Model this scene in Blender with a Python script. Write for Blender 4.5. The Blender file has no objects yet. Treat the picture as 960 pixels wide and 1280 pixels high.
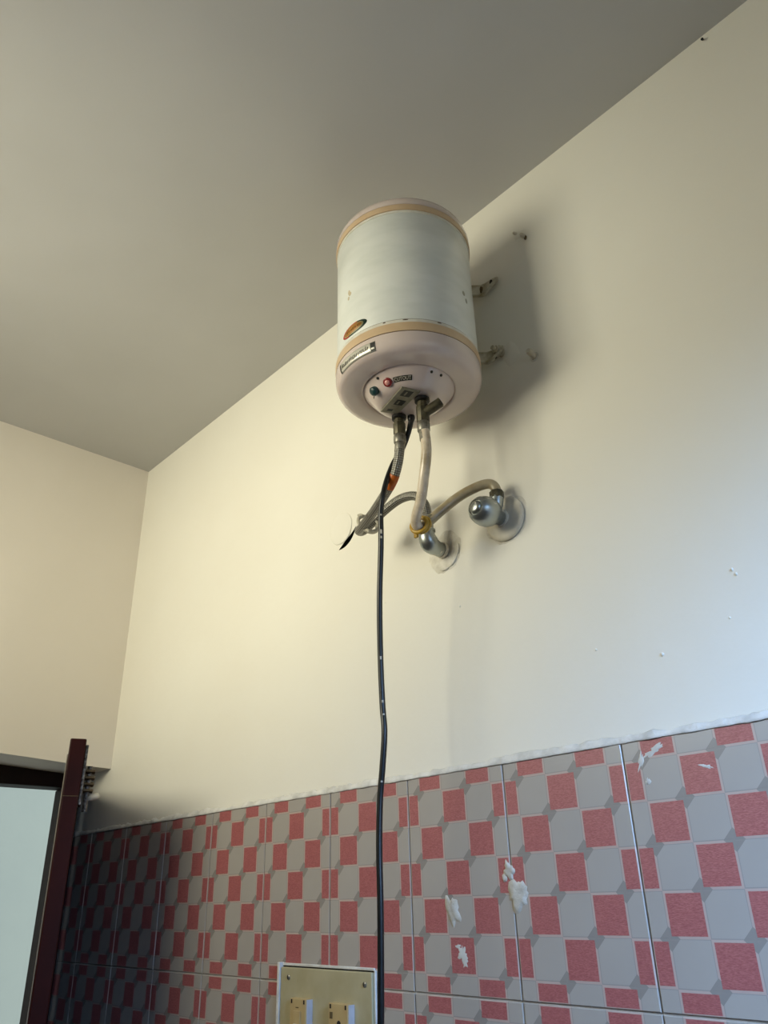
import bpy, bmesh, math, random
from mathutils import Vector, Matrix, noise
random.seed(7)
scene = bpy.context.scene
COL = scene.collection

# ------------------------------------------------------------------ camera
cam_d = bpy.data.cameras.new('camera')
cam = bpy.data.objects.new('camera', cam_d); COL.objects.link(cam)
RIGHT = Vector((0.67596988, 0.73652744, -0.02433208))
UP = Vector((0.34317932, -0.28540019, 0.89486015))
FWD = Vector((-0.65214468, 0.61324877, 0.44568292))
m = Matrix((RIGHT, UP, -FWD)).transposed().to_4x4()
m.translation = Vector((2.1034, -0.9404, 1.6249))
cam.matrix_world = m
cam_d.sensor_fit = 'VERTICAL'; cam_d.sensor_height = 36.0; cam_d.sensor_width = 27.0
cam_d.lens = 36.0 * 970.3 / 1280.0
cam_d.clip_start = 0.02
scene.camera = cam

# ------------------------------------------------------------------ world, daylight, exposure
world = bpy.data.worlds.new('sky'); scene.world = world
world.use_nodes = True
bg = world.node_tree.nodes['Background']
bg.inputs['Color'].default_value = (0.86, 0.93, 0.92, 1)
bg.inputs['Strength'].default_value = 1.15

def area(name, loc, target, sx, sy, power, col):
    l = bpy.data.lights.new(name, 'AREA'); l.shape = 'RECTANGLE'
    l.size = sx; l.size_y = sy; l.energy = power; l.color = col
    o = bpy.data.objects.new(name, l); COL.objects.link(o)
    o.location = loc
    d = Vector(target) - Vector(loc)
    o.rotation_euler = d.to_track_quat('-Z', 'Z').to_euler()
    return o
# daylight coming through the ventilator window opposite the heater wall
area('ventilator_daylight', (0.86, -1.85, 2.40), (0.86, 0, 2.38), 1.36, 0.80, 51.0, (1.0, 0.945, 0.72))
# skylight falling in through the side window
sw = area('side_window_daylight', (2.795, -0.53, 2.02), (2.02, 0.0, 1.42), 0.62, 0.70, 13.5, (0.33, 0.57, 1.0))
sw.data.spread = math.radians(78)

vs = scene.view_settings
vs.view_transform = 'Standard'; vs.look = 'None'; vs.gamma = 1.0
vs.use_curve_mapping = False
vs.exposure = -0.1

# ------------------------------------------------------------------ node helpers
def lin(c):
    c = c / 255.0
    return c / 12.92 if c <= 0.04045 else ((c + 0.055) / 1.055) ** 2.4
def rgb(r, g, b): return (lin(r), lin(g), lin(b), 1.0)

class NT:
    def __init__(s, name):
        s.m = bpy.data.materials.new(name); s.m.use_nodes = True
        s.t = s.m.node_tree; s.b = s.t.nodes['Principled BSDF']
    def n(s, typ, **kw):
        o = s.t.nodes.new(typ)
        for k, v in kw.items(): setattr(o, k, v)
        return o
    def put(s, sock, v):
        if hasattr(v, 'is_linked') or isinstance(v, bpy.types.NodeSocket): s.t.links.new(v, sock)
        else: sock.default_value = v
    def math(s, op, a, b=0.0, c=0.0):
        o = s.n('ShaderNodeMath', operation=op)
        s.put(o.inputs[0], a); s.put(o.inputs[1], b)
        if op in ('MULTIPLY_ADD', 'COMPARE'): s.put(o.inputs[2], c)
        return o.outputs[0]
    def coord(s, kind='Object'): return s.n('ShaderNodeTexCoord').outputs[kind]
    def map(s, vec, scale=(1, 1, 1), loc=(0, 0, 0), rot=(0, 0, 0)):
        o = s.n('ShaderNodeMapping'); s.put(o.inputs['Vector'], vec)
        o.inputs['Scale'].default_value = scale; o.inputs['Location'].default_value = loc; o.inputs['Rotation'].default_value = rot
        return o.outputs[0]
    def noise(s, vec, scale, detail=3.0, rough=0.55):
        o = s.n('ShaderNodeTexNoise'); s.put(o.inputs['Vector'], vec)
        o.inputs['Scale'].default_value = scale; o.inputs['Detail'].default_value = detail; o.inputs['Roughness'].default_value = rough
        return o.outputs['Fac']
    def ramp(s, fac, *stops):
        o = s.n('ShaderNodeValToRGB'); s.put(o.inputs[0], fac)
        e = o.color_ramp.elements
        while len(e) < len(stops): e.new(0.5)
        for el, (p, c) in zip(e, stops):
            el.position = p; el.color = c if len(c) == 4 else (*c, 1)
        return o.outputs[0]
    def mix(s, fac, a, b):
        o = s.n('ShaderNodeMix', data_type='RGBA')
        s.put(o.inputs[0], fac); s.put(o.inputs[6], a); s.put(o.inputs[7], b)
        return o.outputs[2]
    def bump(s, h, strength=0.3, dist=0.002):
        o = s.n('ShaderNodeBump'); o.inputs['Strength'].default_value = strength; o.inputs['Distance'].default_value = dist
        s.put(o.inputs['Height'], h); s.t.links.new(o.outputs[0], s.b.inputs['Normal'])
    def set(s, **kw):
        for k, v in kw.items(): s.put(s.b.inputs[k.replace('_', ' ')], v)
        return s.m

W = (1, 1, 1, 1); K = (0, 0, 0, 1)
def paint(name, c1, c2, scale=2.2, rough=0.75, bump=0.25, bscale=35):
    t = NT(name); v = t.n('ShaderNodeNewGeometry').outputs['Position']
    f = t.noise(v, scale, 4)
    t.set(Base_Color=t.mix(t.ramp(f, (0.35, K), (0.65, W)), c1, c2), Roughness=rough)
    t.b.inputs['Specular IOR Level'].default_value = 0.3
    h = t.math('MULTIPLY_ADD', t.noise(v, bscale, 4), 0.5, t.noise(v, 7, 2))
    t.bump(h, bump, 0.004)
    return t.m
def plain(name, c, rough=0.5, metal=0.0, c2=None, scale=40, bump=0.0, spec=0.5, coat=0.0):
    t = NT(name); v = t.coord()
    f = t.noise(v, scale, 4)
    c2 = c2 or tuple(x * 0.8 for x in c[:3]) + (1,)
    t.set(Base_Color=t.mix(t.ramp(f, (0.4, K), (0.7, W)), c, c2), Roughness=rough, Metallic=metal)
    t.b.inputs['Specular IOR Level'].default_value = spec
    t.b.inputs['Coat Weight'].default_value = coat
    if bump: t.bump(f, bump, 0.002)
    return t.m

M = {}
M['wall'] = paint('cream_wall_paint', rgb(233, 230, 219), rgb(230, 226, 214))
M['wall_left'] = paint('beige_wall_paint', rgb(228, 221, 211), rgb(224, 217, 206))
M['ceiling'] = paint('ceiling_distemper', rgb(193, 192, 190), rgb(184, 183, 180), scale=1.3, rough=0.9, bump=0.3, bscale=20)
M['plaster'] = paint('white_plaster', rgb(226, 222, 210), rgb(205, 200, 186), scale=60, bump=0.6, bscale=180)
M['cement'] = paint('dry_white_cement', rgb(196, 192, 182), rgb(178, 173, 162), scale=60, bump=0.5, bscale=180)
M['caulk'] = paint('white_cement_bead', rgb(228, 226, 220), rgb(196, 194, 188), scale=30, rough=0.55, bump=0.7, bscale=140)
M['grout'] = paint('grey_grout', rgb(140, 134, 126), rgb(196, 192, 184), scale=9, bump=0.4, bscale=160)
M['outside'] = paint('outside_wall_paint', rgb(196, 208, 204), rgb(190, 202, 200))
M['floor'] = paint('floor_cement', rgb(92, 86, 80), rgb(80, 76, 72))
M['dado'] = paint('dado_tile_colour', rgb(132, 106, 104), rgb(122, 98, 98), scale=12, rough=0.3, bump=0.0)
M['hole'] = plain('hole_inside', rgb(30, 27, 24), 0.95)  # near black, so the wall hole's shade is in the colour
M['maroon'] = plain('maroon_gloss_enamel', rgb(50, 14, 10), 0.45, c2=rgb(38, 10, 8), scale=9, bump=0.15, spec=0.15)
M['dark_wood'] = plain('dark_frame_wood', rgb(32, 16, 13), 0.6, c2=rgb(22, 11, 9), scale=12, spec=0.2)
M['laminate'] = plain('door_laminate', rgb(150, 140, 122), 0.5)
M['old_steel'] = plain('painted_steel', rgb(58, 50, 46), 0.45, 0.5, c2=rgb(150, 146, 140), scale=220)
M['brass_dull'] = plain('dull_brass', rgb(98, 80, 52), 0.45, 0.6)
M['enamel'] = None

def enamel():
    t = NT('pale_enamel_steel'); v = t.coord()
    f = t.noise(t.map(v, (3, 3, 9)), 3.0, 4)
    base = t.mix(t.ramp(f, (0.42, K), (0.68, W)), rgb(226, 229, 224), rgb(214, 218, 212))
    t.set(Base_Color=base, Roughness=0.33)
    t.b.inputs['Coat Weight'].default_value = 0.15
    return t.m
M['enamel'] = enamel()
M['cap'] = plain('pinkish_plastic', rgb(214, 199, 192), 0.22, c2=rgb(208, 191, 184), scale=8, coat=0.5)
M['tan'] = plain('tan_trim_plastic', rgb(206, 180, 146), 0.38, c2=rgb(198, 168, 132), scale=18)
M['lip'] = plain('white_trim_lip', rgb(222, 219, 208), 0.3, c2=rgb(206, 200, 186), scale=50)
M['seam'] = plain('dark_seam', rgb(92, 74, 58), 0.7)
M['seam_grey'] = plain('grey_seam', rgb(150, 146, 134), 0.6)
M['black'] = plain('black_plastic', rgb(22, 22, 22), 0.4)
M['cable'] = plain('black_cable_sheath', rgb(18, 21, 21), 0.33, c2=rgb(12, 14, 14), scale=60)
M['splash'] = plain('white_paint_splash', rgb(205, 204, 198), 0.6)
M['fitting'] = plain('tarnished_brass', rgb(88, 82, 62), 0.45, 0.45, c2=rgb(50, 46, 34), scale=90, bump=0.2)
M['nickel'] = plain('nickel_nut', rgb(158, 154, 142), 0.35, 0.6, c2=rgb(100, 96, 86), scale=120)
M['flange_black'] = plain('black_gasket', rgb(26, 23, 20), 0.5)
M['red'] = plain('red_lamp_bezel', rgb(128, 30, 32), 0.25, coat=0.4)
M['lens'] = plain('pink_lamp_lens', rgb(226, 160, 152), 0.2, coat=0.5)
M['green'] = plain('dark_green_plastic', rgb(28, 62, 62), 0.35)
M['plate'] = plain('aluminium_rating_plate', rgb(150, 146, 128), 0.5, 0.2, c2=rgb(122, 116, 96), scale=70)
M['print_dark'] = plain('dark_print', rgb(34, 34, 28), 0.5)
M['print_light'] = plain('light_print', rgb(206, 200, 184), 0.5)
M['silver'] = plain('silver_foil', rgb(214, 210, 196), 0.3, 0.25)
M['st_green'] = plain('sticker_dark_green', rgb(34, 58, 46), 0.4)
M['st_red'] = plain('sticker_red', rgb(176, 52, 44), 0.4)
M['st_cream'] = plain('sticker_cream', rgb(176, 166, 118), 0.4)
M['st_gold'] = plain('sticker_gold', rgb(176, 124, 52), 0.4, c2=rgb(136, 92, 24), scale=200)
M['orange'] = plain('orange_tape', rgb(196, 104, 36), 0.4, c2=rgb(164, 74, 22), scale=180)
M['yellow'] = plain('yellow_tie_plastic', rgb(188, 150, 52), 0.35, c2=rgb(150, 116, 36), scale=90)
M['white_tie'] = plain('grey_white_wire_tie', rgb(196, 190, 172), 0.45)
M['bracket'] = plain('painted_bracket_steel', rgb(206, 200, 180), 0.5, c2=rgb(150, 136, 104), scale=48, bump=0.2)
M['rust'] = plain('rusty_steel', rgb(104, 88, 58), 0.7, 0.2)
M['board'] = plain('cream_board_plastic', rgb(178, 169, 136), 0.45, c2=rgb(164, 153, 118), scale=16)
M['module'] = plain('yellowed_module_plastic', rgb(190, 166, 118), 0.4, c2=rgb(178, 150, 102), scale=30)
M['module_side'] = plain('white_module_side', rgb(190, 186, 188), 0.45)
M['peg'] = plain('white_painted_peg', rgb(222, 214, 194), 0.5)
M['frame'] = plain('grey_window_frame', rgb(150, 150, 148), 0.5)

def hose_braid():
    t = NT('braided_steel_hose'); uv = t.coord('UV'); sx = t.n('ShaderNodeSeparateXYZ'); t.put(sx.inputs[0], uv)
    u, v = sx.outputs[0], sx.outputs[1]
    a = t.math('SINE', t.math('MULTIPLY_ADD', u, 50.27, t.math('MULTIPLY', v, 900.0)))
    b = t.math('SINE', t.math('MULTIPLY_ADD', u, 50.27, t.math('MULTIPLY', v, -900.0)))
    f = t.math('MULTIPLY_ADD', t.math('MULTIPLY', a, b), 0.5, 0.5)
    lo = t.noise(t.coord(), 60, 3)
    c = t.mix(f, rgb(70, 68, 62), rgb(168, 165, 156))
    c = t.mix(t.ramp(lo, (0.55, K), (0.75, W)), c, rgb(80, 74, 62))
    t.set(Base_Color=c, Roughness=0.38, Metallic=0.65); t.bump(f, 0.5, 0.0015)
    return t.m
M['braid'] = hose_braid()
def hose_plastic():
    t = NT('cloudy_plastic_hose'); v = t.coord()
    f = t.noise(v, 38, 5); g = t.noise(v, 160, 3)
    c = t.mix(t.ramp(f, (0.42, K), (0.66, W)), rgb(222, 208, 186), rgb(176, 158, 128))
    c = t.mix(t.ramp(g, (0.66, K), (0.72, W)), c, rgb(226, 220, 208))
    t.set(Base_Color=c, Roughness=0.28)
    t.b.inputs['Coat Weight'].default_value = 0.3
    t.b.inputs['Subsurface Weight'].default_value = 0.15
    t.b.inputs['Subsurface Radius'].default_value = (0.01, 0.008, 0.006)
    return t.m
M['plastic_hose'] = hose_plastic()
def hose_stained():
    t = NT('stained_plastic_hose'); v = t.coord()
    f = t.noise(v, 26, 5)
    c = t.mix(t.ramp(f, (0.38, K), (0.62, W)), rgb(176, 162, 132), rgb(138, 122, 92))
    t.set(Base_Color=c, Roughness=0.3); t.b.inputs['Coat Weight'].default_value = 0.25
    return t.m
def chrome():
    t = NT('chromed_brass_with_paint'); v = t.coord()
    f = t.noise(v, 46, 3)
    k = t.ramp(f, (0.62, K), (0.66, W))
    t.set(Base_Color=t.mix(k, rgb(164, 169, 166), rgb(214, 208, 192)), Roughness=t.mix(k, (0.34, .34, .34, 1), (0.6, .6, .6, 1)),
          Metallic=t.mix(k, (0.92, .92, .92, 1), K))
    return t.m
M['chrome'] = chrome()

def tile_mat():
    t = NT('printed_ceramic_tile')
    pos = t.coord('Object'); s = t.n('ShaderNodeSeparateXYZ'); t.put(s.inputs[0], pos)
    u = t.math('MULTIPLY', s.outputs[0], 20.0); v = t.math('MULTIPLY', s.outputs[2], 20.0)
    i = t.math('FLOOR', t.math('ADD', u, 0.5)); j = t.math('FLOOR', t.math('ADD', v, 0.5))
    du = t.math('ABSOLUTE', t.math('SUBTRACT', u, i)); dv = t.math('ABSOLUTE', t.math('SUBTRACT', v, j))
    par = t.math('FLOORED_MODULO', t.math('ADD', i, j), 2.0)             # 0 -> red cell
    isred = t.math('LESS_THAN', par, 0.5)
    inner = t.math('MULTIPLY', t.math('LESS_THAN', du, 0.445), t.math('LESS_THAN', dv, 0.445))
    rim = t.math('MULTIPLY', t.math('LESS_THAN', t.math('ABSOLUTE', u), 1.945), t.math('LESS_THAN', t.math('ABSOLUTE', v), 2.945))
    inner = t.math('MULTIPLY', inner, rim)                                 # plain margin round each tile
    red = t.math('MULTIPLY', isred, inner)
    # thin printed line along the cell edges
    edge = t.math('GREATER_THAN', t.math('MAXIMUM', du, dv), 0.478)
    # grey lozenge on every second corner
    i0 = t.math('FLOOR', u); j0 = t.math('FLOOR', v)
    cpar = t.math('LESS_THAN', t.math('FLOORED_MODULO', t.math('ADD', i0, j0), 2.0), 0.5)
    fu = t.math('ABSOLUTE', t.math('SUBTRACT', t.math('SUBTRACT', u, i0), 0.5))
    fv = t.math('ABSOLUTE', t.math('SUBTRACT', t.math('SUBTRACT', v, j0), 0.5))
    loz = t.math('MULTIPLY', t.math('LESS_THAN', t.math('ADD', fu, fv), 0.26), cpar)
    oi = t.n('ShaderNodeObjectInfo')
    off = t.n('ShaderNodeVectorMath', operation='ADD'); t.put(off.inputs[0], pos)
    cmb = t.n('ShaderNodeCombineXYZ'); t.put(cmb.inputs[0], t.math('MULTIPLY', oi.outputs['Random'], 9.0)); t.put(off.inputs[1], cmb.outputs[0])
    cl = t.noise(off.outputs[0], 9, 3)
    white = t.mix(cl, rgb(176, 169, 160), rgb(166, 159, 151))
    grain = t.noise(t.map(off.outputs[0], (1, 1, 3.2)), 330, 2)
    redc = t.mix(t.ramp(grain, (0.35, K), (0.65, W)), rgb(176, 106, 104), rgb(154, 86, 86))
    col = t.mix(t.math('MULTIPLY', edge, 0.55), white, rgb(146, 141, 137))
    col = t.mix(t.math('MULTIPLY', isred, t.math('SUBTRACT', 1.0, inner)), col, rgb(186, 166, 156))
    col = t.mix(loz, col, rgb(146, 140, 133))
    col = t.mix(red, col, redc)
    t.set(Base_Color=col, Roughness=t.math('MULTIPLY_ADD', red, 0.2, 0.22))
    t.b.inputs['Specular IOR Level'].default_value = 0.5
    h = t.math('MULTIPLY_ADD', t.math('MULTIPLY', grain, red), 0.6, t.math('MULTIPLY', edge, -0.5))
    t.bump(h, 0.35, 0.0012)
    return t.m
M['tile'] = tile_mat()

# ------------------------------------------------------------------ mesh helpers
WLOC = {}
def obj(name, bm_, mat, parent=None, smooth=False, origin=None, angle=None):
    """bm_ is in world coordinates; linked as one mesh object with its origin at its own centre"""
    bm_.normal_update()
    lo = Vector([min(v.co[k] for v in bm_.verts) for k in range(3)])
    hi = Vector([max(v.co[k] for v in bm_.verts) for k in range(3)])
    c = Vector(origin) if origin else (lo + hi) / 2
    bmesh.ops.translate(bm_, verts=bm_.verts, vec=-c)
    me = bpy.data.meshes.new(name); bm_.to_mesh(me); bm_.free()
    for mm in (mat if isinstance(mat, list) else [mat]): me.materials.append(M[mm] if isinstance(mm, str) else mm)
    if smooth:
        me.polygons.foreach_set('use_smooth', [True] * len(me.polygons))
        if angle is not None: me.set_sharp_from_angle(angle=math.radians(angle))
    o = bpy.data.objects.new(name, me); COL.objects.link(o)
    WLOC[o] = c
    if parent is not None:
        o.parent = parent; o.location = c - WLOC[parent]
    else: o.location = c
    return o
def thing(name, loc, label=None, cat=None, group=None, kind=None, parent=None):
    o = bpy.data.objects.new(name, None); COL.objects.link(o)
    o.empty_display_size = 0.03
    WLOC[o] = Vector(loc); o.location = Vector(loc) - (WLOC[parent] if parent else Vector())
    if parent: o.parent = parent
    return tag(o, label, cat, group, kind)
def tag(o, label=None, cat=None, group=None, kind=None):
    if label: o['label'] = label
    if cat: o['category'] = cat
    if group: o['group'] = group
    if kind: o['kind'] = kind
    return o
def struct(o, label, cat): return tag(o, label, cat, kind='structure')

def box(x0, x1, y0, y1, z0, z1, bev=0.0, seg=2):
    b = bmesh.new()
    bmesh.ops.create_cube(b, size=1.0)
    for v in b.verts:
        v.co = Vector((x0 if v.co.x < 0 else x1, y0 if v.co.y < 0 else y1, z0 if v.co.z < 0 else z1))
    if bev: bmesh.ops.bevel(b, geom=b.edges[:], offset=bev, segments=seg, profile=0.5, affect='EDGES')
    return b
def add(b, other):
    me = bpy.data.meshes.new('tmp'); other.to_mesh(me); other.free(); b.from_mesh(me); bpy.data.meshes.remove(me); return b
def lathe(prof, c, axis=(0, 0, 1), seg=64, cap=True):
    """prof: (radius, height) along axis from c"""
    b = bmesh.new(); ax = Vector(axis).normalized(); c = Vector(c)
    e1 = ax.orthogonal().normalized(); e2 = ax.cross(e1)
    rings = []
    for r, h in prof:
        if r < 1e-6: rings.append([b.verts.new(c + ax * h)])
        else: rings.append([b.verts.new(c + ax * h + (e1 * math.cos(2 * math.pi * k / seg) + e2 * math.sin(2 * math.pi * k / seg)) * r) for k in range(seg)])
    for A, B in zip(rings, rings[1:]):
        for k in range(seg):
            q = (k + 1) % seg
            if len(A) == 1 and len(B) == 1: continue
            if len(A) == 1: b.faces.new((A[0], B[q], B[k]))
            elif len(B) == 1: b.faces.new((A[k], A[q], B[0]))
            else: b.faces.new((A[k], A[q], B[q], B[k]))
    if cap:
        for R in (rings[0], rings[-1]):
            if len(R) > 1: b.faces.new(R)
    bmesh.ops.recalc_face_normals(b, faces=b.faces[:])
    return b
def catmull(pts, n=10):
    P = [Vector(p) for p in pts]; P = [P[0] * 2 - P[1]] + P + [P[-1] * 2 - P[-2]]
    out = []
    for k in range(1, len(P) - 2):
        a, b_, c, d = P[k - 1:k + 3]
        for q in range(n):
            t = q / n
            out.append(0.5 * ((2 * b_) + (c - a) * t + (2 * a - 5 * b_ + 4 * c - d) * t * t + (3 * b_ - a - 3 * c + d) * t ** 3))
    out.append(P[-2]); return out
def tube(path, r, seg=16, closed=False, cap=True, rfun=None):
    b = bmesh.new(); uvl = b.loops.layers.uv.new('UVMap')
    n = len(path); L = [0.0]
    for k in range(1, n): L.append(L[-1] + (path[k] - path[k - 1]).length)
    nrm = None; rings = []
    for k in range(n):
        if closed: tg = path[(k + 1) % n] - path[k - 1]
        else: tg = path[min(k + 1, n - 1)] - path[max(k - 1, 0)]
        tg.normalize()
        if nrm is None: nrm = tg.orthogonal().normalized()
        nrm = (nrm - tg * nrm.dot(tg)).normalized()
        bi = tg.cross(nrm); rr = rfun(L[k] / max(L[-1], 1e-9)) if rfun else r
        rings.append([b.verts.new(path[k] + (nrm * math.cos(2 * math.pi * q / seg) + bi * math.sin(2 * math.pi * q / seg)) * rr) for q in range(seg)])
    for k in range(n if closed else n - 1):
        A, B = rings[k], rings[(k + 1) % n]
        for q in range(seg):
            w = (q + 1) % seg
            f = b.faces.new((A[q], A[w], B[w], B[q]))
            l1 = L[k + 1] if k + 1 < n else L[-1]
            for lp, uv in zip(f.loops, ((q / seg, L[k]), ((q + 1) / seg, L[k]), ((q + 1) / seg, l1), (q / seg, l1))): lp[uvl].uv = uv
    if cap and not closed: b.faces.new(rings[0]); b.faces.new(rings[-1])
    bmesh.ops.recalc_face_normals(b, faces=b.faces[:])
    return b
def prism(pts, y0, y1, bev=0.0):
    """polygon given as (x, z), extruded between two depths"""
    b = bmesh.new()
    A = [b.verts.new((x, y0, z)) for x, z in pts]; B = [b.verts.new((x, y1, z)) for x, z in pts]
    b.faces.new(A); b.faces.new(B[::-1])
    for k in range(len(pts)):
        q = (k + 1) % len(pts); b.faces.new((A[q], A[k], B[k], B[q]))
    bmesh.ops.recalc_face_normals(b, faces=b.faces[:])
    if bev: bmesh.ops.bevel(b, geom=b.edges[:], offset=bev, segments=2, affect='EDGES')
    return b
def hexnut(c, axis, r, h, n=6):
    b = lathe([(r * 0.86, -h / 2), (r, -h / 2 + h * .12), (r, h / 2 - h * .12), (r * 0.86, h / 2)], c, axis, seg=n)
    return b

# ================================================================== the setting
CEIL = 2.876; TT = 1.80; XL = -0.24; XR = 2.76; YF = -1.30
# heater wall, with the hole behind the lifted plaster patch cut into it
wall_back = obj('wall_back', box(XL, XR + .15, 0, .2, 0, CEIL), 'wall')
struct(wall_back, 'cream painted wall behind the water heater with tiled lower part', 'wall')
cr = []
hc = (0.9715, 2.3195)
for k in range(13):
    a = math.radians(-100 + 88 * k / 12); cr.append((hc[0] + .048 * math.cos(a) , hc[1] + .047 * math.sin(a)))
inn = []
for k in range(11):
    t = (k + 1) / 12; a = math.radians(-100 + 88 * t); th = .0125 * math.sin(math.pi * t) ** 0.8 * (1.25 - .5 * t)
    inn.append((hc[0] + (.048 - th) * math.cos(a), hc[1] + (.047 - th) * math.sin(a)))
cutter = obj('hole_cutter', prism(cr + inn[::-1], -.02, .04), 'hole')
bpy.context.view_layer.update()
mod = wall_back.modifiers.new('hole', 'BOOLEAN'); mod.object = cutter; mod.operation = 'DIFFERENCE'; mod.solver = 'EXACT'
dg = bpy.context.evaluated_depsgraph_get()
nm = bpy.data.meshes.new_from_object(wall_back.evaluated_get(dg))
wall_back.modifiers.clear(); wall_back.data = nm
if len(nm.materials) < 2: nm.materials.append(M['hole'])
for pg in nm.polygons:
    pc = wall_back.matrix_world @ pg.center
    pg.material_index = 1 if (.88 < pc.x < 1.06 and 2.24 < pc.z < 2.38 and pc.y > .0005 and pg.area < .01) else 0  # cut faces blackened: shade inside the hole is painted on
nm.materials[1] = M['hole']
bpy.data.objects.remove(cutter)
shade_sheet = prism(cr + inn[::-1], .0302, .034)
obj('hole_shade', shade_sheet, 'hole', wall_back)  # added dark sheet deep in the hole, coloured to stand in for shade

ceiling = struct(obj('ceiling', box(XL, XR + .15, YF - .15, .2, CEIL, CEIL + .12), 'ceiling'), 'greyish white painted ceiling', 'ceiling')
floor = struct(obj('floor', box(-1.6, XR + .15, YF - .15, .2, -.1, 0), 'floor'), 'grey bathroom floor', 'floor')
# left wall: block over the doorway with an uneven plastered lower edge, and the part beside the doorway
def left_upper():
    b = bmesh.new()
    prof = [(0, 1.9565), (-.065, 1.9585), (-.13, 1.962), (-.21, 1.967), (-.29, 1.9712), (-.5, 1.974), (-.86, 1.975)]
    fr = []; bk = []
    for y, z in prof: fr.append((y, z)); bk.append((y, z + .002))
    A = [b.verts.new((0, y, z)) for y, z in fr]; B = [b.verts.new((XL, y, z)) for y, z in bk]
    A += [b.verts.new((0, -.86, CEIL)), b.verts.new((0, 0, CEIL))]; B += [b.verts.new((XL, -.86, CEIL)), b.verts.new((XL, 0, CEIL))]
    n = len(A); b.faces.new(A); b.faces.new(B[::-1])
    for k in range(n):
        q = (k + 1) % n; b.faces.new((A[q], A[k], B[k], B[q]))
    bmesh.ops.recalc_face_normals(b, faces=b.faces[:])
    return b
struct(obj('wall_left', add(left_upper(), box(XL, 0, YF, -.86, 0, CEIL)), 'wall_left'), 'beige painted wall above the open doorway', 'wall')
# front wall (opposite the heater) with the ventilator opening, right wall with its window opening
def wall_with_hole(ax, at, th, u0, u1, z0, z1, hu0, hu1, hz0, hz1):
    b = bmesh.new()
    for a0, a1, c0, c1 in ((u0, hu0, z0, z1), (hu1, u1, z0, z1), (hu0, hu1, z0, hz0), (hu0, hu1, hz1, z1)):
        add(b, box(a0, a1, at - th, at, c0, c1) if ax == 'y' else box(at, at + th, a0, a1, c0, c1))
    return b
struct(obj('wall_front', wall_with_hole('y', YF, .15, XL, XR + .15, 0, CEIL, .34, 1.26, 2.12, 2.66), 'wall'), 'cream wall opposite the water heater', 'wall')
struct(obj('wall_right', wall_with_hole('x', XR, .15, YF, 0, 0, CEIL, -.85, -.21, 1.66, 2.44), 'wall'), 'cream wall behind the viewer', 'wall')
def window(n, ax, at, u0, u1, z0, z1, label):
    w = thing('window_%d' % n, ((u0 + u1) / 2, at, z0) if ax == 'y' else (at, (u0 + u1) / 2, z0), label, 'window', kind='structure')
    f = .03
    def bb(a0, a1, c0, c1): return box(a0, a1, at - .03, at, c0, c1, .003) if ax == 'y' else box(at, at + .03, a0, a1, c0, c1, .003)
    b = bb(u0, u0 + f, z0, z1)
    for q in ((u1 - f, u1, z0, z1), (u0 + f, u1 - f, z0, z0 + f), (u0 + f, u1 - f, z1 - f, z1)): add(b, bb(*q))
    obj('window_frame', b, 'frame', w)
    for k in (1, 2, 3):
        u = u0 + (u1 - u0) * k / 4; obj('window_bar', bb(u - .006, u + .006, z0 + f, z1 - f), 'frame', w)
window(1, 'y', YF - .02, .34, 1.26, 2.12, 2.66, 'ventilator window opposite the heater')
window(2, 'x', XR + .02, -.85, -.21, 1.66, 2.44, 'barred window in the side wall')
for nm_, bb_ in (('front', box(0, XR, YF, YF + .006, 0, TT)), ('right', box(XR - .006, XR, YF + .006, -.006, 0, TT - .2)), ('left', box(0, .006, YF + .006, -.862, 0, TT))):
    obj('tiled_dado', bb_, 'dado', bpy.data.objects['wall_' + nm_])
# the wall seen through the doorway
struct(obj('wall_outside', box(-1.6, -1.5, -2.2, 2.2, 0, 3.0), 'outside'), 'pale blue green wall beyond the doorway', 'wall')

# ---- wall tiles: 200 x 300 mm, each one an object under the wall
TH = .0045; GAP = .0022; X0 = -.0531
def tile_mesh(x0, x1, z0=-.15, z1=.15):
    b = box(x0 + GAP / 2, x1 - GAP / 2, -TH, -.0004, z0 + GAP / 2, z1 - GAP / 2)
    fr = [e for e in b.edges if all(v.co.y < -TH + 1e-5 for v in e.verts)]
    bmesh.ops.bevel(b, geom=fr, offset=.0009, segments=1, affect='EDGES')
    me = bpy.data.meshes.new('wall_tile'); b.to_mesh(me); b.free(); me.materials.append(M['tile']); return me
full = tile_mesh(-.1, .1)
first = tile_mesh(-.0869, .1); last = tile_mesh(-.1, XR - (X0 + .2 * 14) + .1 - .0) if False else None
for r in range(6):
    for k in range(-1, 14):
        cx = X0 + .2 * k + .1; cz = TT - .15 - .3 * r
        me = full
        if k == -1: me = first
        o = bpy.data.objects.new('wall_tile', me)
        COL.objects.link(o); o.parent = wall_back
        o.location = Vector((cx + random.uniform(-.0002, .0002), random.uniform(-.0004, .0), cz)) - WLOC[wall_back]
        o.rotation_euler = (random.uniform(-.002, .002), 0, random.uniform(-.002, .002))
obj('grout', box(XL + .0, XR, -.0022, -.0001, .0, TT), 'grout', wall_back)

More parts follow.
